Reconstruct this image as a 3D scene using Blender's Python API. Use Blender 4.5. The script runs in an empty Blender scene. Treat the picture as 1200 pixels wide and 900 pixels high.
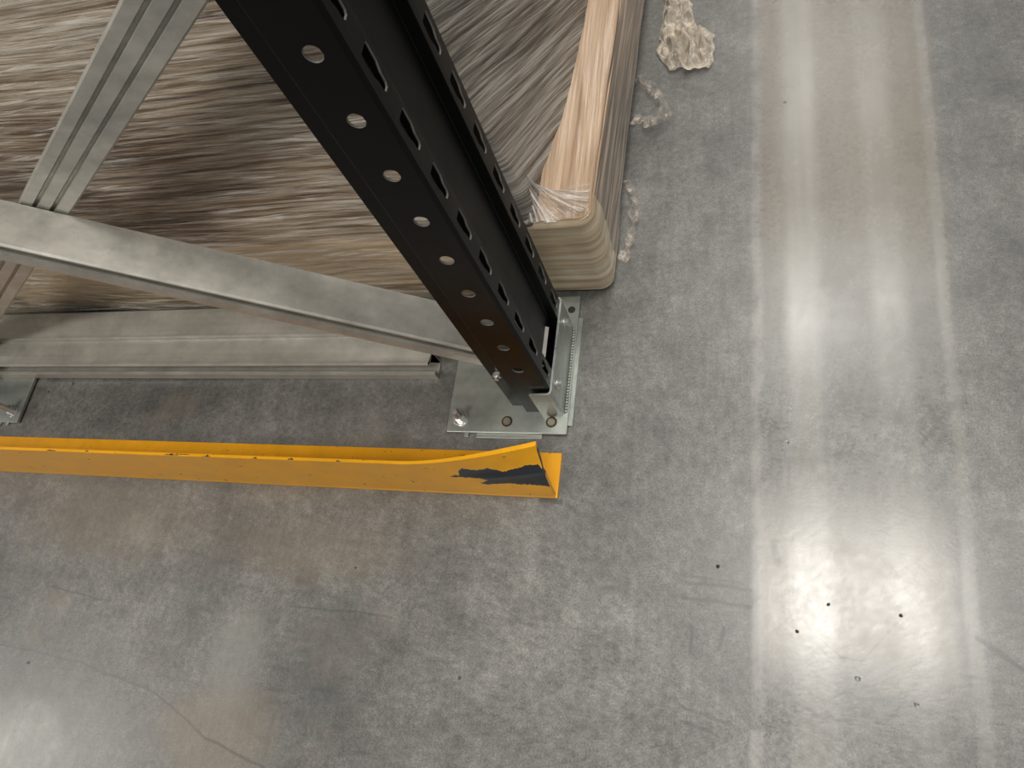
import bpy, bmesh, math, random
from mathutils import Vector, Matrix, noise
from mathutils.geometry import delaunay_2d_cdt
random.seed(4)
C = bpy.context.scene.collection
PI = math.pi

# ------------------------------------------------------------------ camera, world, lights
cd = bpy.data.cameras.new('camera'); cam = bpy.data.objects.new('camera', cd); C.objects.link(cam)
cd.sensor_width = 36.0; cd.lens = 36.0 * 870 / 1200; cd.clip_start = 0.02; cd.clip_end = 100
Rw = ((0.9518239, 0.0006666, -0.3066444), (0.1248131, -0.9142559, 0.3854321), (-0.2800945, -0.4051368, -0.8702938))
cam.matrix_world = Matrix([[r[0], -r[1], -r[2], l] for r, l in zip(Rw, (0, 0, 1.02))] + [[0, 0, 0, 1]])
bpy.context.scene.camera = cam
vs = bpy.context.scene.view_settings
vs.view_transform = 'Standard'; vs.look = 'None'; vs.exposure = 0.0; vs.gamma = 1.0; vs.use_curve_mapping = False

w = bpy.data.worlds.new('world'); bpy.context.scene.world = w; w.use_nodes = True
w.node_tree.nodes['Background'].inputs[0].default_value = (0.98, 0.98, 0.98, 1)
w.node_tree.nodes['Background'].inputs[1].default_value = 0.22

def lamp(x, y, power, sx=1.5, sy=0.75, z=6.0):
    l = bpy.data.lights.new('aisle_and_fill_light', 'AREA'); l.shape = 'RECTANGLE'; l.size = sx; l.size_y = sy
    l.energy = power; l.color = (1.0, 0.965, 0.91)
    o = bpy.data.objects.new('aisle_and_fill_light', l); o.location = (x, y, z); C.objects.link(o)
for y, p in ((-1.9, 100), (1.12, 120), (3.9, 80), (6.9, 55), (9.9, 70)):
    lamp(0.80, y, p)
for x, y, p in ((-2.6, -3.2, 150), (-7.4, -1.3, 140), (3.6, 1.0, 40)):  # first one is added fill for the load front, no fixture seen there
    lamp(x, y, p, 0.6, 1.6)

# ------------------------------------------------------------------ node helper
class NT:
    def __init__(s, name, **kw):
        s.m = bpy.data.materials.new(name); s.m.use_nodes = True; s.t = s.m.node_tree
        s.b = s.t.nodes['Principled BSDF']
        for k, v in kw.items(): s.set(k, v)
    def set(s, k, v):
        i = s.b.inputs[k.replace('_', ' ')]
        if hasattr(v, 'is_output'): s.t.links.new(v, i)
        else: i.default_value = (*v, 1) if isinstance(v, tuple) and len(v) == 3 else v
    def put(s, v, i):
        if hasattr(v, 'is_output'): s.t.links.new(v, i)
        elif isinstance(v, (tuple, list)): i.default_value = tuple(v) if len(v) != 3 or i.type == 'VECTOR' else (*v, 1)
        else: i.default_value = v
    def n(s, t): return s.t.nodes.new('ShaderNode' + t)
    def m2(s, op, a, b=0.0, c=0.0, clamp=False):
        k = s.n('Math'); k.operation = op; k.use_clamp = clamp
        s.put(a, k.inputs[0]); s.put(b, k.inputs[1]); s.put(c, k.inputs[2]); return k.outputs[0]
    def add(s, a, b): return s.m2('ADD', a, b)
    def sub(s, a, b): return s.m2('SUBTRACT', a, b)
    def mul(s, a, b): return s.m2('MULTIPLY', a, b)
    def mx(s, a, b): return s.m2('MAXIMUM', a, b)
    def smooth(s, v, a, b, c=0.0, d=1.0):
        k = s.n('MapRange'); k.interpolation_type = 'SMOOTHSTEP'
        for i, q in enumerate((v, a, b, c, d)): s.put(q, k.inputs[i])
        return k.outputs[0]
    def band(s, x, c0, hw, soft):   # 1 inside |x-c0|<hw
        return s.smooth(s.m2('ABSOLUTE', s.sub(x, c0)), hw, hw + soft, 1.0, 0.0)
    def scale(s, v, sc):
        k = s.n('Mapping'); s.t.links.new(v, k.inputs[0]); k.inputs['Scale'].default_value = sc; return k.outputs[0]
    def noise(s, v, sc, det=3, rough=0.55, dist=0.0):
        k = s.n('TexNoise'); s.t.links.new(v, k.inputs['Vector']); k.inputs['Scale'].default_value = sc
        k.inputs['Detail'].default_value = det; k.inputs['Roughness'].default_value = rough; k.inputs['Distortion'].default_value = dist
        return k.outputs['Fac']
    def ramp(s, v, *stops):
        k = s.n('ValToRGB'); s.put(v, k.inputs[0]); r = k.color_ramp
        while len(r.elements) < len(stops): r.elements.new(0.5)
        for e, (p, c) in zip(r.elements, stops): e.position = p; e.color = (*c, 1)
        return k.outputs[0]
    def mix(s, f, a, b, mode='MIX'):
        k = s.n('Mix'); k.data_type = 'RGBA'; k.blend_type = mode
        s.put(f, k.inputs[0]); s.put(a, k.inputs[6]); s.put(b, k.inputs[7]); return k.outputs[2]
    def bump(s, h, st, dist, nrm=None):
        k = s.n('Bump'); s.put(h, k.inputs['Height']); k.inputs['Strength'].default_value = st; k.inputs['Distance'].default_value = dist
        if nrm is not None: s.t.links.new(nrm, k.inputs['Normal'])
        return k.outputs[0]
    def obj(s): return s.n('TexCoord').outputs['Object']
    def attr(s, name):
        k = s.n('Attribute'); k.attribute_name = name; return k.outputs['Vector']
    def sep(s, v):
        k = s.n('SeparateXYZ'); s.t.links.new(v, k.inputs[0]); return k.outputs

# ------------------------------------------------------------------ materials
def concrete():
    t = NT('polished_concrete'); v = t.obj(); x, y, z = t.sep(v)
    wx = t.add(x, t.mul(t.sub(t.noise(v, 9, 4), 0.5), 0.016))     # edges of the tracks waver
    big = t.noise(v, 2.6, 5, 0.6, 0.4); mid = t.noise(v, 14, 7, 0.72); fine = t.noise(v, 110, 5, 0.75); grain = t.noise(v, 420, 2, 0.6)
    col = t.ramp(big, (0.3, (0.100, 0.099, 0.094)), (0.5, (0.152, 0.149, 0.139)), (0.72, (0.222, 0.215, 0.198)))
    mot = t.noise(v, 38, 6, 0.7, 0.3)
    col = t.mix(0.22, col, t.ramp(mot, (0.36, (0.22, 0.22, 0.22)), (0.62, (0.74, 0.74, 0.73))), 'OVERLAY')
    col = t.mix(0.42, col, t.ramp(mid, (0.32, (0.2, 0.2, 0.2)), (0.68, (0.78, 0.78, 0.77))), 'OVERLAY')
    col = t.mix(0.7, col, t.ramp(fine, (0.3, (0.26, 0.26, 0.26)), (0.7, (0.74, 0.74, 0.73))), 'OVERLAY')
    col = t.mix(0.85, col, t.ramp(grain, (0.3, (0.3, 0.3, 0.3)), (0.7, (0.7, 0.7, 0.7))), 'OVERLAY')
    # brown stains with shapes of their own
    bs = t.smooth(t.noise(t.scale(v, (1, 1.3, 1)), 4.2, 4, 0.6), 0.52, 0.66)
    def blob(cx, cy, rx, ry):
        d = t.m2('SQRT', t.add(t.m2('POWER', t.mul(t.sub(x, cx), 1 / rx), 2.0), t.m2('POWER', t.mul(t.sub(y, cy), 1 / ry), 2.0)))
        return t.smooth(t.add(d, t.add(t.mul(t.sub(big, 0.5), 1.0), t.mul(t.sub(mid, 0.5), 0.9))), 0.25, 1.1, 1.0, 0.0)
    br = t.mx(t.mul(blob(-0.745, -0.10, .13, .09), 0.9), t.mul(blob(-0.66, 0.17, .22, .07), 0.65))
    br = t.mx(br, t.mul(blob(-1.03, 0.18, .26, .08), 0.65))
    br = t.mx(br, t.mul(t.mul(bs, 0.5), t.smooth(x, -0.35, -0.6, 0.0, 1.0)))
    col = t.mix(t.mul(br, 0.55), col, (0.25, 0.205, 0.145))
    dk = t.mx(blob(-0.58, 0.03, .09, .12), t.mul(blob(-0.85, 0.10, .13, .1), 0.6))
    dk = t.mx(dk, t.mul(blob(0.34, 0.95, .09, .3), 0.7))
    col = t.mix(t.mul(dk, 0.4), col, (0.085, 0.09, 0.09))
    pale = t.mx(t.mul(blob(-0.74, 0.02, .07, .1), .8), t.mul(blob(-1.1, -0.16, .16, .07), 1.0))
    col = t.mix(t.mul(pale, 0.45), col, (0.36, 0.36, 0.33))
    # the worn lane of the forklift wheels, with lamp glare painted in
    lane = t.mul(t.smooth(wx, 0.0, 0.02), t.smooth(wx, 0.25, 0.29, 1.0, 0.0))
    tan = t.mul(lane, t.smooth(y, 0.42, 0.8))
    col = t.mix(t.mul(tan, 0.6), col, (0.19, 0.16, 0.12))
    glarepale = t.mul(lane, t.mul(t.smooth(t.add(y, t.mul(mid, .12)), 0.42, 0.24), t.smooth(t.add(y, t.mul(mid, .1)), 0.08, 0.17)))  # lamp glare painted as a paler patch across the lane
    glarepale = t.mul(glarepale, t.smooth(t.add(wx, t.mul(mid, .04)), 0.235, 0.27, 1.0, 0.0))
    col = t.mix(t.mul(glarepale, 0.5), col, (0.36, 0.325, 0.275))
    lp = t.mx(t.mul(t.band(wx, 0.073, 0.010, 0.028), 0.75), t.mul(t.band(wx, 0.186, 0.012, 0.02), 0.42))  # pale lines; the lamp row's reflection streak is painted into their colour
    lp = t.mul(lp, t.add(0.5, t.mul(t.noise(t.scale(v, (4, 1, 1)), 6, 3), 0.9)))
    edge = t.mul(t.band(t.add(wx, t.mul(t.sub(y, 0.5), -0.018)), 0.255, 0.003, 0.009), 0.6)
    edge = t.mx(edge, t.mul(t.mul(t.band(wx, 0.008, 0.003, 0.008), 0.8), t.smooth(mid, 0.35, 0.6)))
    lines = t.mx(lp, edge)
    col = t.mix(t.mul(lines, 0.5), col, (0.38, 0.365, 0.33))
    # fine sweeping marks running along the aisle
    sw = t.noise(t.scale(v, (60, 2.0, 1)), 1.0, 3, 0.6)
    col = t.mix(0.3, col, t.ramp(sw, (0.35, (0.4, 0.4, 0.4)), (0.65, (0.6, 0.6, 0.6))), 'OVERLAY')
    # thin scratches and skid marks
    wv = t.add(y, t.mul(t.sub(mid, 0.5), 0.012)); wu = t.add(x, t.mul(t.sub(mid, 0.5), 0.012))
    def seg(x0, y0, x1, y1, wd, amt):
        L = math.hypot(x1 - x0, y1 - y0); ux, uy = (x1 - x0) / L, (y1 - y0) / L
        dx = t.sub(wu, x0); dy = t.sub(wv, y0)
        a = t.add(t.mul(dx, ux), t.mul(dy, uy)); a = t.m2('MINIMUM', t.mx(a, 0.0), L)
        d = t.m2('SQRT', t.add(t.m2('POWER', t.sub(dx, t.mul(a, ux)), 2.0), t.m2('POWER', t.sub(dy, t.mul(a, uy)), 2.0)))
        return t.mul(t.smooth(d, wd * 0.3, wd, 1.0, 0.0), amt)
    segs = [(-1.2, -.026, -1.03, -.035, .0022, .5), (-1.03, -.035, -.865, -.06, .0022, .55), (-.865, -.06, -.754, -.11, .0022, .6), (-.754, -.11, -.645, -.133, .003, .7), (-.645, -.133, -.56, -.20, .003, .7),
            (-1.134, .074, -.999, .061, .0022, .5), (-.664, .084, -.492, .085, .0022, .5), (-.08, .167, 0, .163, .0035, .7), (-.085, .147, 0, .142, .0035, .75),
            (-.033, .114, -.038, .088, .0035, .8), (-.073, .111, -.074, .079, .0035, .8), (.25, .13, .295, .097, .005, .9), (-.08, .016, -.02, .002, .0035, .6), (-.08, -.001, -.039, -.012, .003, .6),
            (-.095, .177, -.01, .171, .003, .4), (.262, .165, .33, .158, .0025, .4), (.23, .088, .31, .080, .0025, .4), (-.85, .11, -.80, .30, .002, .3),
            (.079, .11, .102, .093, .0016, .7), (.102, .093, .126, .091, .0016, .7), (.126, .091, .175, .149, .0016, .5), (-.29, .268, -.262, .266, .006, 1.0), (.027, .225, .034, .2, .006, .6), (.03, .228, .05, .232, .004, .5)]
    acc = None
    for q in segs:
        k = seg(*q); acc = k if acc is None else t.mx(acc, k)
    acc = t.mul(acc, t.add(-0.1, t.mul(fine, 1.5)))
    col = t.mix(acc, col, (0.045, 0.045, 0.045))
    # small dark pits and specks
    vo = t.n('TexVoronoi'); t.t.links.new(v, vo.inputs['Vector']); vo.inputs['Scale'].default_value = 16
    cs = t.sep(vo.outputs['Color'])
    sp = t.mul(t.smooth(vo.outputs['Distance'], 0.03, 0.06, 1.0, 0.0), t.m2('GREATER_THAN', cs[0], 0.72))
    col = t.mix(t.mul(sp, 0.85), col, (0.035, 0.032, 0.03))
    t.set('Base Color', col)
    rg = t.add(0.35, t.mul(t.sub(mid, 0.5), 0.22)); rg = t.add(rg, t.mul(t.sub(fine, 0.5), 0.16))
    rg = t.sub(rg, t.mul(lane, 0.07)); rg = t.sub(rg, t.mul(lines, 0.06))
    t.set('Roughness', rg); t.b.inputs['Specular IOR Level'].default_value = 0.75
    h = t.add(t.mul(mid, 0.6), t.add(t.mul(fine, 0.35), t.mul(sp, -1.0)))
    t.set('Normal', t.bump(h, 0.3, 0.0009))
    return t.m

def painted(name, c, rough=0.4, rust=0.0, spec=0.5):
    t = NT(name); v = t.obj(); a = t.noise(v, 25, 4, 0.6); b = t.noise(v, 260, 2)
    col = t.mix(0.25, c, t.mix(1.0, c, t.ramp(a, (0.35, (0.55, 0.55, 0.55)), (0.65, (1, 1, 1))), 'MULTIPLY'))
    if rust:
        sp = t.smooth(t.noise(v, 75, 4, 0.7), 0.66, 0.70)
        col = t.mix(t.mul(sp, rust), col, (0.03, 0.022, 0.018))
    t.set('Base Color', col); t.set('Roughness', t.add(rough, t.mul(t.sub(a, 0.5), 0.2)))
    t.b.inputs['Specular IOR Level'].default_value = spec
    t.set('Normal', t.bump(b, 0.12, 0.0006)); return t.m

def galv(name='galvanized_steel', c0=(0.30, 0.30, 0.275), c1=(0.50, 0.49, 0.455), rough=0.36, st=(1, 1, 1), metal=0.75):
    t = NT(name); v = t.scale(t.obj(), st)
    a = t.noise(v, 18, 5, 0.6); sp = t.n('TexVoronoi'); t.t.links.new(v, sp.inputs['Vector']); sp.inputs['Scale'].default_value = 110
    k = t.sep(sp.outputs['Color'])[0]
    col = t.ramp(t.add(t.mul(a, 0.6), t.add(t.mul(k, 0.06), t.mul(t.noise(t.scale(v, (3, 60, 60)), 1.0, 3), 0.3))), (0.3, c0), (0.72, c1))
    t.set('Base Color', col); t.set('Metallic', metal)
    t.set('Roughness', t.add(rough, t.mul(t.sub(a, 0.4), 0.3)))
    t.set('Normal', t.bump(a, 0.15, 0.001)); return t.m

def film_goods(name, stops, sc, rough=0.5, coat=0.7, big=(3.0, 3.0, 1), lift=0.35, bump=1.0, bd=0.006):
    """goods under clinging stretch film; 'st' runs (along the streaks, across the streaks) in metres"""
    t = NT(name); st = t.attr('st')
    warp = t.noise(t.scale(st, (4, 14, 1)), 1.0, 3)
    xs = t.sep(st); cb = t.n('CombineXYZ'); t.put(xs[0], cb.inputs[0]); t.put(t.add(xs[1], t.mul(warp, 0.004)), cb.inputs[1]); t.put(xs[2], cb.inputs[2])
    v = cb.outputs[0]
    s1 = t.noise(t.scale(v, (sc[0], sc[1], 1)), 1.0, 5, 0.65, 0.0)
    rt = t.n('Mapping'); t.t.links.new(v, rt.inputs[0]); rt.inputs['Rotation'].default_value = (0, 0, 0.05)
    s2 = t.noise(t.scale(rt.outputs[0], (sc[0] * 2.0, sc[1] * 2.8, 1)), 1.0, 4, 0.65, 0.0)
    L = t.noise(t.scale(v, big), 1.0, 3, 0.5)
    f = t.add(t.mul(t.sub(s1, .5), 1.0), t.add(t.mul(t.sub(s2, .5), 0.75), t.mul(t.sub(L, 0.5), 0.35 + lift)))
    f = t.add(f, 0.50)
    t.set('Base Color', t.ramp(f, *stops)); t.set('Roughness', rough)
    b = t.bump(t.add(t.mul(s1, 0.6), t.mul(s2, 0.5)), bump, bd)
    t.set('Normal', b)
    t.b.inputs['Coat Weight'].default_value = coat; t.b.inputs['Coat Roughness'].default_value = 0.14
    t.set('Coat Normal', b); return t.m

def film_mat(name, lo, hi, sc=(5, 90), tint=(0.75, 0.70, 0.62), cov=1.0):
    t = NT(name); st = t.attr('st')
    s = t.noise(t.scale(st, (sc[0], sc[1], 1)), 1.0, 4, 0.65, 0.5); s2 = t.noise(t.scale(st, (sc[0] * 3, sc[1] * 2.7, 1)), 1.0, 3, 0.6)
    f = t.add(t.mul(s, 0.65), t.mul(s2, 0.35))
    t.set('Base Color', tint); t.set('Roughness', 0.22); t.b.inputs['IOR'].default_value = 1.5
    t.set('Alpha', t.mul(t.smooth(f, 0.45, 0.66, lo, hi), cov))
    t.set('Normal', t.bump(f, 0.8, 0.003)); return t.m

M = dict(
    floor=concrete(),
    black=painted('black_enamel', (0.0028, 0.003, 0.003), 0.38, 0, 0.2),
    yellow=painted('yellow_enamel', (0.90, 0.41, 0.004), 0.35, 0.9),
    bare=painted('scraped_bare_steel', (0.022, 0.026, 0.035), 0.42),
    galv=galv('galvanized_steel', (0.36, 0.35, 0.31), (0.64, 0.615, 0.55), 0.32, (1, 1, 1), 0.35),
    zinc=galv('zinc_plated_steel', (0.30, 0.325, 0.30), (0.52, 0.55, 0.50), 0.3, metal=0.6),
    bolt=galv('bright_zinc', (0.55, 0.56, 0.55), (0.8, 0.8, 0.78), 0.25, metal=0.8),
    brass=galv('brownish_plated_steel', (0.20, 0.17, 0.11), (0.42, 0.37, 0.26), 0.4, metal=0.6),
    cut=painted('worn_cut_edge', (0.16, 0.155, 0.14), 0.4),
    dark=painted('dark_hole_and_grit', (0.02, 0.02, 0.018), 0.7),
    goods=film_goods('film_over_brown_goods', ((0.24, (0.03, 0.02, 0.013)), (0.38, (0.17, 0.108, 0.066)), (0.48, (0.36, 0.26, 0.17)), (0.60, (0.62, 0.50, 0.365)), (0.78, (0.86, 0.80, 0.70))), (3.2, 120)),  # palest stops paint the film's glints into the colour
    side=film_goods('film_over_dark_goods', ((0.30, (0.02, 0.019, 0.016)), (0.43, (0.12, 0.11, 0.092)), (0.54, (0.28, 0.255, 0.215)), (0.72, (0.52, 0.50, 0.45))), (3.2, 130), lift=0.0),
    boards=film_goods('film_over_tan_boards', ((0.22, (0.34, 0.25, 0.15)), (0.5, (0.66, 0.53, 0.35)), (0.75, (0.85, 0.74, 0.56))), (2.5, 50), lift=0.0, bump=0.3, bd=0.0015),
    sheet=film_goods('film_over_peach_sheet', ((0.25, (0.30, 0.185, 0.11)), (0.5, (0.50, 0.345, 0.225)), (0.7, (0.66, 0.50, 0.36)), (0.85, (0.80, 0.70, 0.58))), (2.2, 90), lift=0.0, bump=0.8, bd=0.002),
    edge=film_goods('film_over_board_edges', ((0.32, (0.11, 0.09, 0.07)), (0.5, (0.33, 0.26, 0.195)), (0.66, (0.68, 0.54, 0.42))), (1.6, 75), lift=0.1, bump=0.6, bd=0.003),
    film=film_mat('clear_stretch_film', 0.0, 0.8, (5, 170), (0.90, 0.84, 0.74)),  # whitish folds, tint whitened further to stand in for glints
    pinch=film_mat('gathered_film', 0.12, 1.0, (4, 110), (0.86, 0.82, 0.76)),
    loop=film_mat('thin_rumpled_film', 0.15, 0.85, (40, 40), (0.70, 0.62, 0.52)),
    crumple=film_mat('crumpled_film', 0.55, 1.0, (40, 40), (0.78, 0.69, 0.57)),
)

# ------------------------------------------------------------------ mesh helpers
def link(name, me, mats, parent=None, smooth=False):
    o = bpy.data.objects.new(name, me); C.objects.link(o)
    for m in (mats if isinstance(mats, (list, tuple)) else [mats]): me.materials.append(m)
    if parent: o.parent = parent
    if smooth:
        for p in me.polygons: p.use_smooth = True
    return o
def obj(name, bm, mats, parent=None, smooth=False, bevel=0.0):
    bmesh.ops.recalc_face_normals(bm, faces=bm.faces)
    me = bpy.data.meshes.new(name); bm.to_mesh(me); bm.free()
    o = link(name, me, mats, parent, smooth)
    if bevel:
        b = o.modifiers.new('bevel', 'BEVEL'); b.width = bevel; b.segments = 2; b.limit_method = 'ANGLE'
    return o
def thing(name, label, cat, loc=(0, 0, 0), group=None):
    o = bpy.data.objects.new(name, None); C.objects.link(o); o.location = loc; tag(o, label, cat, group); return o
def tag(o, label, cat, group=None):
    o['label'] = label; o['category'] = cat
    if group: o['group'] = group
    return o
def box(bm, x0, x1, y0, y1, z0, z1):
    v = [bm.verts.new((x, y, z)) for z in (z0, z1) for y in (y0, y1) for x in (x0, x1)]
    for f in ((0, 2, 3, 1), (4, 5, 7, 6), (0, 1, 5, 4), (2, 6, 7, 3), (0, 4, 6, 2), (1, 3, 7, 5)): bm.faces.new([v[i] for i in f])
def cyl(bm, c, r, h, ax=(0, 0, 1), n=24, r2=None, rot=0):
    ax = Vector(ax).normalized(); u = ax.orthogonal().normalized(); q = ax.cross(u); r2 = r if r2 is None else r2
    a = [bm.verts.new(Vector(c) + (u * math.cos(k * 2 * PI / n + rot) + q * math.sin(k * 2 * PI / n + rot)) * r) for k in range(n)]
    b = [bm.verts.new(Vector(c) + ax * h + (u * math.cos(k * 2 * PI / n + rot) + q * math.sin(k * 2 * PI / n + rot)) * r2) for k in range(n)]
    bm.faces.new(a[::-1]); bm.faces.new(b)
    for k in range(n): bm.faces.new([a[k], a[(k + 1) % n], b[(k + 1) % n], b[k]])
def grid(name, fn, nu, nv, mats, parent, stfn=None, smooth=True, matfn=None):
    """surface fn(u,v) -> (x,y,z), u,v in 0..1; stfn(u,v,p) -> streak coordinates"""
    vs_, st = [], []
    for j in range(nv + 1):
        for i in range(nu + 1):
            p = fn(i / nu, j / nv); vs_.append(p)
            if stfn: st.append(stfn(i / nu, j / nv, p))
    fs = [(j * (nu + 1) + i, j * (nu + 1) + i + 1, (j + 1) * (nu + 1) + i + 1, (j + 1) * (nu + 1) + i) for j in range(nv) for i in range(nu)]
    me = bpy.data.meshes.new(name); me.from_pydata(vs_, [], fs); me.update()
    if stfn:
        a = me.attributes.new('st', 'FLOAT_VECTOR', 'POINT'); a.data.foreach_set('vector', [c for s in st for c in s])
    o = link(name, me, mats, parent, smooth)
    if matfn:
        for p in me.polygons: p.material_index = matfn(p.center)
    return o
def N(x, y, z=0.0): return noise.noise(Vector((x, y, z)))
def sm(x, a, b):
    t = min(max((x - a) / (b - a), 0.0), 1.0); return t * t * (3 - 2 * t)

# ------------------------------------------------------------------ floor
bm = bmesh.new(); v = [bm.verts.new(p) for p in ((-9, -7, 0), (7, -7, 0), (7, 11, 0), (-9, 11, 0))]; bm.faces.new(v)
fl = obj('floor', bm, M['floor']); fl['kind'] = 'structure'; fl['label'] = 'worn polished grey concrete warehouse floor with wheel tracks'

# ------------------------------------------------------------------ rack frame
FR = thing('rack_frame', 'black slotted rack upright on zinc footplate with galvanized diagonal braces', 'rack', (-0.30, 0.475, 0))
def P(o, par=FR):     # parent while the part keeps the place it was built in
    o.parent = par
    l = Vector((0, 0, 0)); q = par
    while q: l += q.location; q = q.parent
    o.location = Vector(o.location) - l; return o

def panel(bm, a, b, z0, z1, holes):
    """flat sheet from plan point a to b, z0..z1, with polygon holes given as [(s, z), ...] (s in metres from a)"""
    L = math.hypot(b[0] - a[0], b[1] - a[1]); ux, uy = (b[0] - a[0]) / L, (b[1] - a[1]) / L
    pts = [(0, z0), (L, z0), (L, z1), (0, z1)]; loops = [[0, 1, 2, 3]]
    for h in holes:
        k = len(pts); pts += h; loops.append(list(range(k, k + len(h))))
    edges = [(l[i], l[(i + 1) % len(l)]) for l in loops for i in range(len(l))]
    V, Ed, F, _, _, _ = delaunay_2d_cdt([Vector(p) for p in pts], edges, [], 0, 1e-6)
    bv = [bm.verts.new((a[0] + ux * p.x, a[1] + uy * p.x, p.y)) for p in V]
    def inside(q, poly):
        c = False
        for i in range(len(poly)):
            (x1, y1), (x2, y2) = poly[i], poly[i - 1]
            if (y1 > q[1]) != (y2 > q[1]) and q[0] < (x2 - x1) * (q[1] - y1) / (y2 - y1) + x1: c = not c
        return c
    for f in F:
        cx = sum(V[i].x for i in f) / len(f); cz = sum(V[i].y for i in f) / len(f)
        if any(inside((cx, cz), h) for h in holes): continue
        bm.faces.new([bv[i] for i in f])
PITCH = 0.0668
def circ(s, z, r, n=20): return [(s + r * math.cos(2 * PI * k / n), z + r * math.sin(2 * PI * k / n)) for k in range(n)]
def slot(s, z, sgn=1):     # keyhole slot: wide head above, narrow tail, rounded ends
    h = [(-.0062, .0395), (.0062, .0395), (.0070, .037), (.0070, .021), (.0042, .012), (.0040, .003), (.0025, 0), (-.0025, 0), (-.0040, .003), (-.0042, .012), (-.0070, .021), (-.0070, .037)]
    return [(s + a * sgn, z + b) for a, b in h]
def upright(bm, ox, sx, z0=0.009, z1=2.3):
    """open rack section, aisle face at x=ox (sx=+1 faces +X)"""
    def q(dx, y): return (ox + sx * dx, y)
    prof = [(-.074, .424), (-.079, .419), (-.079, .412), (-.058, .412), (-.0547, .402), (-.0030, .402), (0, .405), (0, .4330), (-.012, .4352), (-.012, .5138), (0, .516), (0, .544), (-.0030, .547), (-.0547, .547), (-.058, .537), (-.079, .537), (-.079, .530), (-.074, .525)]
    nz = int((z1 - 0.04) / PITCH)
    for a, b in zip(prof, prof[1:]):
        L = math.hypot(b[0] - a[0], b[1] - a[1]); hs = []
        if L > 0.05 and a[1] == b[1]:                       # side wall: round holes
            s = abs(a[0] + 0.0262)
            hs = [circ(s, 0.0266 + k * PITCH, 0.0074) for k in range(2, nz)]
        elif a[0] == 0 and b[0] == 0:                        # slotted face
            hs = [slot(L * (0.55 if a[1] < 0.45 else 0.5), 0.0386 + k * PITCH - 0.002) for k in range(1, nz)]
        panel(bm, q(*a), q(*b), z0, z1, hs)
    bmesh.ops.remove_doubles(bm, verts=bm.verts, dist=1e-5)
    for f in bm.faces: f.smooth = False
def make_upright(ox, sx):
    bm = bmesh.new(); upright(bm, ox, sx); o = obj('upright_post', bm, [M['black'], M['cut']])
    s = o.modifiers.new('sheet', 'SOLIDIFY'); s.thickness = 0.0022; s.offset = 0; s.material_offset_rim = 1
    b = o.modifiers.new('edge', 'BEVEL'); b.width = 0.0006; b.segments = 1; b.limit_method = 'ANGLE'; b.angle_limit = math.radians(50)
    return P(o)
make_upright(-0.271, 1)
make_upright(-1.534, -1)

def brace_section(w, h, grooves, dp):
    """channel seen from the front (-Y): w = depth in Y, h = face height, open to the back; the face carries long grooves (z0, z1)"""
    if dp > .01:      # deep trench behind a low front lip
        return [(w, h), (.003, h), (0, h - .002), (0, h - .0055), (.022, h - .006), (.022, .004), (.0055, .004), (.005, .018), (0, .018), (0, 0), (w, 0), (w, .002), (.024, .002), (.024, h - .002), (w, h - .002)]
    out = [(w, h), (.003, h), (0, h - .002)]
    for z0, z1 in sorted(grooves, reverse=True): out += [(0, z1), (dp, z1 - .0015), (dp, z0 + .0015), (0, z0)]
    out += [(0, .002), (.002, 0), (w, 0), (w, .002)]
    return out + [(dp + .002, .002), (dp + .002, h - .002), (w, h - .002)]
def channel(name, a, b, w, h, mat, grooves, dp=.004):
    """along a->b in the XZ plane; front lower edge of the section follows the line"""
    a = Vector(a); b = Vector(b); d = (b - a); L = d.length; d.normalize(); up = Vector((-d.z, 0, d.x));
    if up.z < 0: up = -up
    bm = bmesh.new(); sec = brace_section(w, h, grooves, dp)
    A = [bm.verts.new(a + Vector((0, y, 0)) + up * z) for y, z in sec]; B = [bm.verts.new(b + Vector((0, y, 0)) + up * z) for y, z in sec]
    n = len(sec)
    for k in range(n): bm.faces.new([A[k], A[(k + 1) % n], B[(k + 1) % n], B[k]])
    bm.faces.new(A); bm.faces.new(B[::-1])
    return P(obj(name, bm, mat))
def nar(x, x0, z0, m): return z0 + m * (x - x0)
# lower diagonal: foot of the aisle upright, rising to the left
y1 = 0.432; s1 = -0.595
channel('diagonal_brace', (-1.46, y1, nar(-1.46, -.372, .112, s1)), (-0.300, y1, nar(-.300, -.372, .112, s1)), 0.062, 0.044, M['galv'], [(.018, .0385)], .012)
# second diagonal: foot of the far upright, rising to the right, behind the first
y2 = 0.4965; k2 = y2 / .45
channel('diagonal_brace', (-1.47, y2, 1.02 - (1.02 - .383) * k2 + .606 * (-1.47 + .935 * k2)), (-0.315, y2, 1.02 - (1.02 - .383) * k2 + .606 * (-.315 + .935 * k2)), 0.034, 0.054, M['galv'], [(.0155, .0215), (.034, .040)], .0045)
# bolts that hold the braces between the rear lips
for x, z in ((-0.337, 0.130), (-1.468, 0.775)):
    bm = bmesh.new(); cyl(bm, (x, 0.4105, z), 0.0065, -0.006, (0, 1, 0), 6); cyl(bm, (x, 0.400, z), 0.0035, 0.15, (0, 1, 0), 12)
    P(obj('brace_bolt', bm, M['bolt']))

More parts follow.
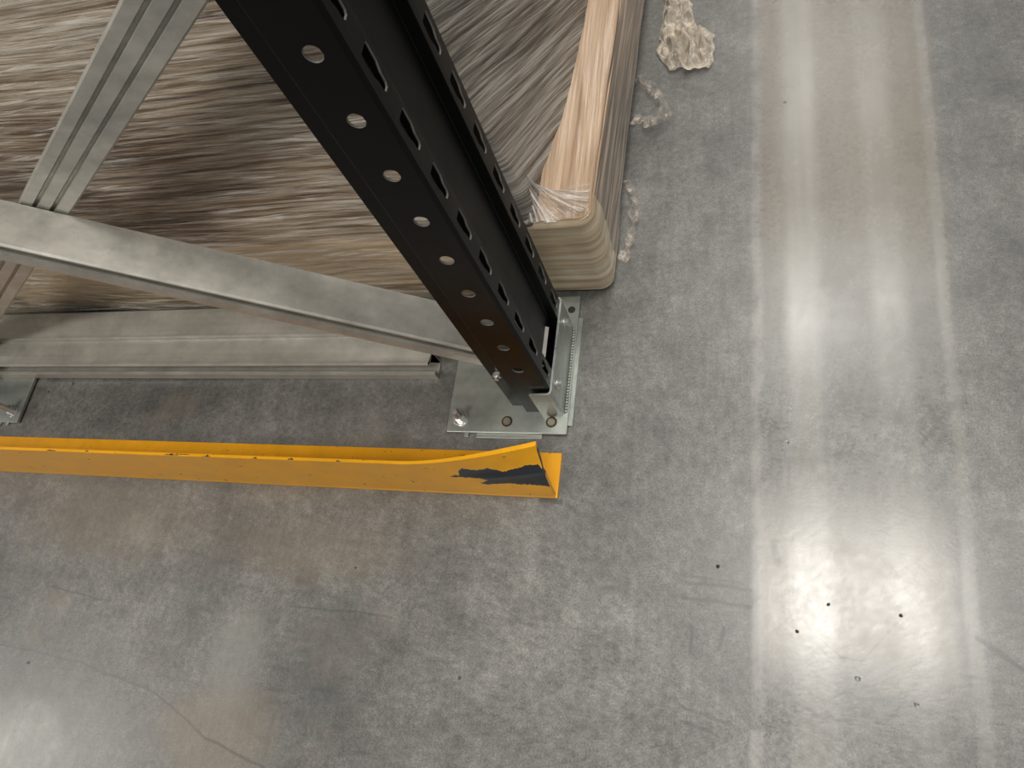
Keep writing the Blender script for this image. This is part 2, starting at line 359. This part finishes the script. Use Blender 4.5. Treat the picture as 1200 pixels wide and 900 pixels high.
def foot(ox, sx):
    """plate, shims, bent bracket and bolts around the foot of an upright; aisle side at ox"""
    def X(v): return ox + sx * (v + 0.261)
    def b2(bm, xa, xb, *r): a, b = X(xa), X(xb); box(bm, min(a, b), max(a, b), *r)
    bm = bmesh.new(); b2(bm, -.4535, -.261, .3665, .6025, .003, .009); fp = P(obj('base_plate', bm, M['zinc'], bevel=.0008)); fp['label'] = 'zinc plated footplate'
    for r in ((-.405, -.300, .3600, .45), (-.425, -.418, .3615, .40), (-.33, -.2545, .382, .566)):
        bm = bmesh.new(); b2(bm, r[0], r[1], r[2], r[3], 0.0002, .003); P(obj('shim_plate', bm, M['zinc'], bevel=.0005), )
    # bracket: flange along the aisle face, rounding into a short front flange, open at the top
    bm = bmesh.new(); path = [(-.3000, .3935)]
    path += [(-.2745 + .0075 * math.sin(a), .4010 - .0075 * math.cos(a)) for a in [k * PI / 12 for k in range(7)]]
    path += [(-.2670, .5400)] + [(-.2745 + .0075 * math.cos(a), .5450 + .0075 * math.sin(a)) for a in [k * PI / 12 for k in range(7)]] + [(-.3000, .5525)]
    t = .0030; rows = []
    for i, p in enumerate(path):
        a = Vector(path[max(i - 1, 0)]); b = Vector(path[min(i + 1, len(path) - 1)]); d = (b - a).normalized(); n = Vector((-d.y, d.x)) * t
        rows.append((Vector(p), Vector(p) + n))
    vv = []
    for i, (o_, i_) in enumerate(rows):
        hh = .0925 if 0 < i < len(rows) - 1 else .0905
        vv.append([bm.verts.new((X(o_.x), o_.y, .009)), bm.verts.new((X(o_.x), o_.y, hh)), bm.verts.new((X(i_.x), i_.y, hh)), bm.verts.new((X(i_.x), i_.y, .009))])
    for a, b in zip(vv, vv[1:]):
        for k in range(4): bm.faces.new([a[k], a[(k + 1) % 4], b[(k + 1) % 4], b[k]])
    bm.faces.new(vv[0]); bm.faces.new(vv[-1][::-1])
    br = P(obj('foot_bracket', bm, M['zinc']))
    # weld fillet where the bracket meets the plate
    bm = bmesh.new()
    for k in range(30):
        y = .402 + k * .0048; cyl(bm, (X(-.2665), y, .0095), .0035, .0042, (sx, 0, .6), 8, .0012)
    P(obj('weld_bead', bm, M['zinc'], smooth=True), br)
    for y, z in ((.5232, .066), (.4222, .067)):
        bm = bmesh.new(); cyl(bm, (X(-.2670), y, z), .0085, .0018, (sx, 0, 0), 24); cyl(bm, (X(-.2655), y, z), .0062, .0058, (sx, 0, 0), 6)
        P(obj('bracket_bolt', bm, M['bolt'], bevel=.0005), br)
    # anchor with washer, nut and threaded stud
    bm = bmesh.new(); cx, cy = X(-.4324), .3890
    cyl(bm, (cx, cy, .009), .0130, .0022, n=32); P(obj('anchor_washer', bm, M['bolt'], bevel=.0004), fp)
    bm = bmesh.new(); cyl(bm, (cx, cy, .0112), .0092, .010, n=6, rot=.3); P(obj('anchor_nut', bm, M['bolt'], bevel=.0008), fp)
    bm = bmesh.new(); cyl(bm, (cx, cy, .02), .0050, .022, n=16, r2=.0046)
    for k in range(9): cyl(bm, (cx, cy, .0212 + k * .0022), .0056, .0011, n=16, r2=.0048)
    P(obj('anchor_stud', bm, M['bolt']), fp)
    for px, py in ((-.3559, .3850), (-.2857, .3850)):
        bm = bmesh.new(); cyl(bm, (X(px), py, .009), .0085, .0008, n=28); o = P(obj('plate_hole', bm, M['dark']), fp)  # dark disc set on the plate in place of an open hole
        bm = bmesh.new(); cyl(bm, (X(px), py, .0094), .0068, .0022, n=24, r2=.0055); cyl(bm, (X(px), py, .0116), .0030, .0008, n=16); P(obj('sunk_bolt', bm, M['brass']), fp)
    bm = bmesh.new(); cyl(bm, (X(-.2730), .5775, .009), .0060, .0006, n=24); P(obj('plate_hole', bm, M['dark']), fp)
foot(-.261, 1)
foot(-1.544, -1)

# ------------------------------------------------------------------ loose galvanized channel on the floor
sec = [(.4600, .000), (.4600, .017), (.4610, .019), (.4655, .019), (.4665, .004), (.4880, .004), (.4880, .0440), (.4630, .0450), (.4625, .0495), (.4640, .0510), (.4680, .0505), (.470, .0420), (.5180, .0420), (.5185, .0490), (.5195, .0500), (.5225, .0500), (.5240, .0350), (.5860, .0330), (.5880, .0310), (.5880, .000),
       (.5855, .000), (.5855, .0300), (.4900, .0330), (.4900, .0020), (.4650, .0020), (.4650, 0)]
bm = bmesh.new(); xa, xb = -1.50, -.486
def chp(x, y, z): return (x, y, z + .0003 + .0102 * (-.486 - x) / 1.014)
A = [bm.verts.new(chp(xa, *p)) for p in sec]; B = [bm.verts.new(chp(xb, *p)) for p in sec]
for k in range(len(sec)): bm.faces.new([A[k], A[(k + 1) % len(sec)], B[(k + 1) % len(sec)], B[k]])
bm.faces.new(A); bm.faces.new(B[::-1])
o = obj('steel_channel', bm, M['galv']); tag(o, 'ridged galvanized steel channel lying on the floor in front of the wrapped load', 'steel channel')

# ------------------------------------------------------------------ yellow rack-end guard rail
YR = thing('guard_rail', 'yellow steel angle rail on floor, its end bent and scraped bare', 'guard rail', (-.265, .305, 0))
XL = -2.3
bm = bmesh.new(); box(bm, XL, -.2655, .270, .338, .0004, .0060)
P(obj('base_flange', bm, M['yellow'], bevel=.0008), YR)
PATCH = [(-.405, .56), (-.398, .63), (-.390, .60), (-.386, .72), (-.378, .80), (-.36, .71), (-.344, .75), (-.325, .65), (-.289, .72), (-.272, .72), (-.262, .60), (-.262, .27), (-.275, .30), (-.297, .33), (-.331, .36), (-.361, .33), (-.368, .38), (-.354, .44), (-.357, .53), (-.372, .55)]
def inpoly(x, y, poly):
    c = False
    for i in range(len(poly)):
        (a, b), (d, e) = poly[i], poly[i - 1]
        if (b > y) != (e > y) and x < (d - a) * (y - b) / (e - b) + a: c = not c
    return c
def leg_pt(x, t):
    k = max(0.0, (x + .46) / .192) ** 1.6 if x > -.46 else 0.0
    h = .1235 + .006 * k
    z = .006 + h * t
    y = .2705 + .003 * t + k * .030 * t ** 1.5
    cr = math.exp(-((t - (.50 + .12 * k)) / .07) ** 2) * sm(x, -.40, -.33) * .0035      # crease across the bend
    y -= cr
    ex = -(.030) * sm(x, -.30, -.268) * (t - 0) * 0.0
    return (x, y, z)
xs = [XL + (XL * -1 - .5) * i / 60 for i in range(61)] + [-.5 + (.5 - .268) * i / 290 for i in range(1, 291)]
NT_ = 110; bm = bmesh.new(); fr, bk = [], []
for x in xs:
    a = [bm.verts.new(leg_pt(x, j / NT_)) for j in range(NT_ + 1)]
    th = .0045 + .002 * sm(x, -.42, -.30)
    b = [bm.verts.new(Vector(leg_pt(x, j / NT_)) + Vector((0, th, 0))) for j in range(NT_ + 1)]
    fr.append(a); bk.append(b)
for i in range(len(xs) - 1):
    for j in range(NT_):
        f = bm.faces.new([fr[i][j], fr[i + 1][j], fr[i + 1][j + 1], fr[i][j + 1]])
        xm = (xs[i] + xs[i + 1]) / 2; tm = (j + .5) / NT_
        if inpoly(xm + .003 * N(xm * 160, tm * 14), tm + .02 * N(xm * 200, tm * 20, 3), PATCH): f.material_index = 1
        bm.faces.new([bk[i][j], bk[i][j + 1], bk[i + 1][j + 1], bk[i + 1][j]])
    f = bm.faces.new([fr[i][-1], fr[i + 1][-1], bk[i + 1][-1], bk[i][-1]])
    bm.faces.new([fr[i][0], bk[i][0], bk[i + 1][0], fr[i + 1][0]])
for r, q in ((fr[0], bk[0]), (fr[-1], bk[-1])):
    for j in range(NT_):
        f = bm.faces.new([r[j], r[j + 1], q[j + 1], q[j]]); f.material_index = 1 if (r is fr[-1] and j > NT_ * .5 and j < NT_ * .93) else 0
for f in bm.faces: f.smooth = False
P(obj('upright_flange', bm, [M['yellow'], M['bare']]), YR)
# scraped chips of bare steel along the top edge
for x0, x1, y0 in ((-.862, -.835, .2742), (-.846, -.815, .2758), (-.79, -.775, .2738), (-.70, -.692, .2738), (-.64, -.630, .2740), (-1.10, -1.08, .2738), (-1.02, -1.012, .2750), (-.56, -.553, .2738)):
    bm = bmesh.new(); K = 14; lo = [(x0 + (x1 - x0) * k / K, y0 + .0006 * abs(N(k * .9 + x0 * 99, 1.5))) for k in range(K + 1)]
    hi = [(x0 + (x1 - x0) * k / K, y0 + .0003 + .0035 * math.sin(PI * k / K) * abs(N(k * .8 + x0 * 77, 4.5)) * 2) for k in range(K + 1)][::-1]
    a = [bm.verts.new((x, min(y, .2775), .1294)) for x, y in lo + hi]; b = [bm.verts.new((x, min(y, .2775), .1299)) for x, y in lo + hi]
    bm.faces.new(b)
    for k in range(len(a)): bm.faces.new([a[k], a[(k + 1) % len(a)], b[(k + 1) % len(a)], b[k]])
    P(obj('paint_chip', bm, M['bare']), YR)

# ------------------------------------------------------------------ wrapped load
LD = thing('wrapped_load', 'stretch wrapped pallet load of tan boards and dark goods behind the rack', 'pallet load', (-1.0, 1.2, 0))
ZT = .195
# plan path of the lower stack: left end of the front face, rounded corner, back along the aisle
def side_x(y): return -.208 + .034 * (y - .61) + .004 * N(y * 3, 2.0)
def plan(s, off=0.0, r=.022, x0=-2.1, xc=-.208, yf=.612, yend=2.1):
    L1 = (xc - r) - x0; L2 = r * PI / 2
    if s < L1: return (x0 + s, yf - off, 0)
    if s < L1 + L2:
        a = (s - L1) / r; return (xc - r + (r + off) * math.sin(a), yf + r - (r + off) * math.cos(a), 1)
    y = yf + r + s - L1 - L2
    return (xc + off + .034 * (y - yf - r), y, 2)
LT = (-.208 - .022 + 2.1) + .022 * PI / 2 + (2.1 - .612 - .022)
NB = 12
def stack_pt(u, v):
    # more samples near the corner
    s = u * LT; z = .002 + v * (ZT - .002)
    vv_ = v + .012 * math.sin(v * 17); lay = abs(math.sin(PI * NB * vv_)) ** .35
    off = -.0005 * (1 - lay) + .0022 * N(s * 9, z * 60) + .004 * math.sin(PI * v) + (-.004 * sm(v, .93, 1.0)) - .006 * sm(v, .06, 0)
    x, y, k = plan(s, off)
    if k == 2: x -= .022 * sm(y, .68, .95) * (1 - sm(z, .018, .055))      # the lowest boards sit further in
    return (x, y, z)
def stack_st(u, v, p): return (u * LT, v * ZT, 0)
o = grid('board_stack', stack_pt, 900, 110, [M['boards'], M['edge']], None, stack_st, matfn=lambda c: 1 if c[1] > .66 else 0)
P(o, LD)
# top sheet of the stack
def sheet_pt(u, v):
    # u across from the aisle edge inwards, v back from the front
    y = .6145 + v * 1.45; xr = -.2095 + .034 * max(0, y - .64)
    if y < .640: xr = -.230 + math.sqrt(max(0, .0205 ** 2 - max(0, .634 - y) ** 2))
    x = xr - u * .30
    e = sm(u, 0, .02) * sm(v, 0, .012)
    z = ZT - .004 + .005 * e + .0018 * N(x * 45, y * 5) + .0012 * N(x * 90, y * 12, 4)
    # film pulled up from the edge towards the goods
    z += .035 * sm(x, -.262 + .02 * (y - .6), -.31) * sm(y, .60, .70) + .012 * max(0, N(x * 30, y * 3, 7)) * e
    return (x, y, z)
o = grid('top_sheet', sheet_pt, 110, 260, M['sheet'], None, lambda u, v, p: (p[1] + .2 * (p[0] + .2), p[0] - .03 * p[1], 0)); P(o, LD)
# tall goods on the stack
UH = 1.45
def gp(s, z):
    x0, yf, r = -2.1, .614, .022
    zz = (z - ZT)
    xc = -.296 - .035 * sm(zz, 0, .5) + .012 * math.exp(-zz / .03)
    L1 = xc - r - x0; L2 = r * PI / 2
    off = .008 * N(s * 1.3, z * 4.5) + .0015 * N(s * 3, z * 12, 3) - .02 * sm(zz, .1, 1.0)
    if s < L1:
        q = (x0 + s, yf - off - .004, 0)
        off2 = .0015 * N(s * 2.5, (z + .07 * s) * 130 + 2 * N(s * 3, z * 6), 8) + .0010 * N(s * 5, (z + .09 * s) * 170, 2)
        return (q[0], min(q[1] + off2, .63), s)
    if s < L1 + L2:
        a = (s - L1) / r; o2 = r + off; return (xc - r + o2 * math.sin(a), yf + r - o2 * math.cos(a), s)
    y = yf + r + s - L1 - L2; dy = y - yf - r
    t = (dy * .45 + zz)                       # across the slanting streaks
    off += .0016 * N(dy * 4, t * 110, 5) + .0014 * N(dy * 3, t * 30, 9)
    return (xc + off + .085 * min(dy, .5) + .03 * max(0, dy - .5) , y, s)
GL = 1.80 + .03 + 1.42
def goods_pt(u, v):
    s = u * GL; z = ZT - .006 + v * UH; x, y, _ = gp(s, z); return (x, y, z)
def goods_st(u, v, p):
    x, y, z = p
    if x < -.40:
        return (x, z + .08 * x + .02 * math.sin(x * 5), 0)
    c, s_ = math.cos(-.44), math.sin(-.44)
    return (c * y + s_ * z + 3, -s_ * y + c * z, .3)
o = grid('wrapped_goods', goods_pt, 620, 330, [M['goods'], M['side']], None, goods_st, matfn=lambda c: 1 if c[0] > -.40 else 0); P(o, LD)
# stretch film with its own folds over the front
def film_pt(u, v):
    x = -2.05 + u * 1.70; z = .02 + v * 1.25
    zz = z - ZT
    base = .6025 + (.02 * sm(zz, .1, 1.0)) - .012 * N((x + 2.1) * 2.0, z * 4.5)
    f = abs(N(x * 3 + z, (z + .08 * x) * 70 + 2 * N(x * 2, z * 5), 2)); f2 = abs(N(x * 10 - 2 * z, z * 130, 6))
    return (x, base - .0045 * (1 - min(1, f * 3)) - .002 * (1 - min(1, f2 * 3)), z)
o = grid('stretch_film', film_pt, 300, 420, M['film'], None, lambda u, v, p: (p[0], p[2] + .09 * p[0] + .02 * math.sin(p[0] * 4), 0)); P(o, LD)
# gathered film at the front corner of the stack
def fan_pt(u, v):
    # fan from a pinch on the goods' corner to the corner of the stack
    a = math.radians(-100 + 118 * u); r0 = .010 + .088 * v
    cx, cy = -.300, .655
    x = cx + r0 * math.cos(a); y = cy + r0 * math.sin(a) * .55
    y = max(y, .6085); x = min(x, -.214)
    fold = abs(N(u * 26, v * 2.0, 1.3)) * .014 * (1 - .4 * v)
    z = ZT + .004 + .055 * (1 - v) ** 2 * sm(u, 1.0, .4) + fold
    return (x, y, z)
o = grid('gathered_film', fan_pt, 220, 60, M['pinch'], None, lambda u, v, p: (v * .1, u * .16, 2)); P(o, LD)

# loose tails of film on the aisle side
def sheet(name, outline_fn, nu, nv, amp, base, seed, mat, fr=45):
    def fn(u, v):
        x, y = outline_fn(u, v); e = min(1.0, 6 * min(u, 1 - u), 6 * min(v + .15, 1 - v))
        n_ = abs(N(x * fr, y * fr * .7, seed)) * 1.3 + .5 * abs(N(x * fr * 2.0, y * fr * 1.3, seed + 3)) + .18 * abs(N(x * fr * 5, y * fr * 2.5, seed + 5))
        j = .006 * N(x * 60, y * 60, seed + 9)
        return (x + j, y + .006 * N(x * 60, y * 60, seed + 11), .0015 + base(u, v) + amp * n_ * (0.25 + .75 * e))
    o = grid(name, fn, nu, nv, mat, None, lambda u, v, p: p, smooth=False); return P(o, LD)
def tail(u, v):       # v=0 far end (towards the load), v=1 blunt near end
    L = [(-.158, 1.32), (-.158, 1.22), (-.163, 1.15), (-.166, 1.115), (-.150, 1.085), (-.138, 1.066)]
    R = [(-.112, 1.32), (-.108, 1.22), (-.094, 1.165), (-.066, 1.145), (-.062, 1.10), (-.070, 1.058)]
    k = v * 5; i = min(int(k), 4); f = k - i
    a = Vector(L[i]).lerp(Vector(L[i + 1]), f); b = Vector(R[i]).lerp(Vector(R[i + 1]), f)
    return a.lerp(b, u)
sheet('film_tail', tail, 90, 150, .026, lambda u, v: .006 * math.sin(PI * u), 1.0, M['crumple'])
def ribbon(pts, w):
    pts = [Vector(p) for p in pts]
    def f(u, v):
        k = v * (len(pts) - 1); i = min(int(k), len(pts) - 2); q = k - i
        p = pts[i].lerp(pts[i + 1], q); d = (pts[i + 1] - pts[i]).normalized(); n_ = Vector((-d.y, d.x))
        return p + n_ * (u - .5) * w * (.55 + .9 * abs(N(v * 7, 1.5, 2)))
    return f
sheet('film_tail', ribbon([(-.200, 1.06), (-.175, 1.035), (-.155, 1.00), (-.143, .972), (-.146, .945), (-.166, .940), (-.178, .955), (-.20, .965)], .022), 20, 160, .016, lambda u, v: .012 * math.sin(PI * v), 6.0, M['loop'], 60)
sheet('film_wisp', ribbon([(-.205, .83), (-.188, .80), (-.182, .76), (-.186, .71), (-.20, .67)], .014), 14, 120, .010, lambda u, v: .01 * math.sin(PI * v), 9.0, M['loop'], 60)

# small bits of debris on the floor
def crumb(name, x, y, s, mat, label, cat, group=None):
    bm = bmesh.new(); bmesh.ops.create_icosphere(bm, subdivisions=2, radius=s)
    for v_ in bm.verts: v_.co *= 1 + .5 * N(v_.co.x * 400 + x * 50, v_.co.y * 400, v_.co.z * 400); v_.co.z *= .5
    zmin = min(v_.co.z for v_ in bm.verts)
    for v_ in bm.verts: v_.co.z -= zmin
    o = obj(name, bm, mat); o.location = (x, y, 0.0); tag(o, label, cat, group)
crumb('grit_crumb', -.0415, .190, .0022, M['dark'], 'dark crumb of grit on bare floor left of the wheel track', 'debris')
crumb('grit_crumb', .091, .1535, .0019, M['dark'], 'dark crumb of grit in the middle of the brightest floor glare', 'debris')
crumb('grit_crumb', .171, .148, .0019, M['dark'], 'dark crumb of grit at right edge of the floor glare', 'debris')
crumb('grit_crumb', .054, .118, .0019, M['dark'], 'dark crumb of grit at lower left of the floor glare', 'debris')
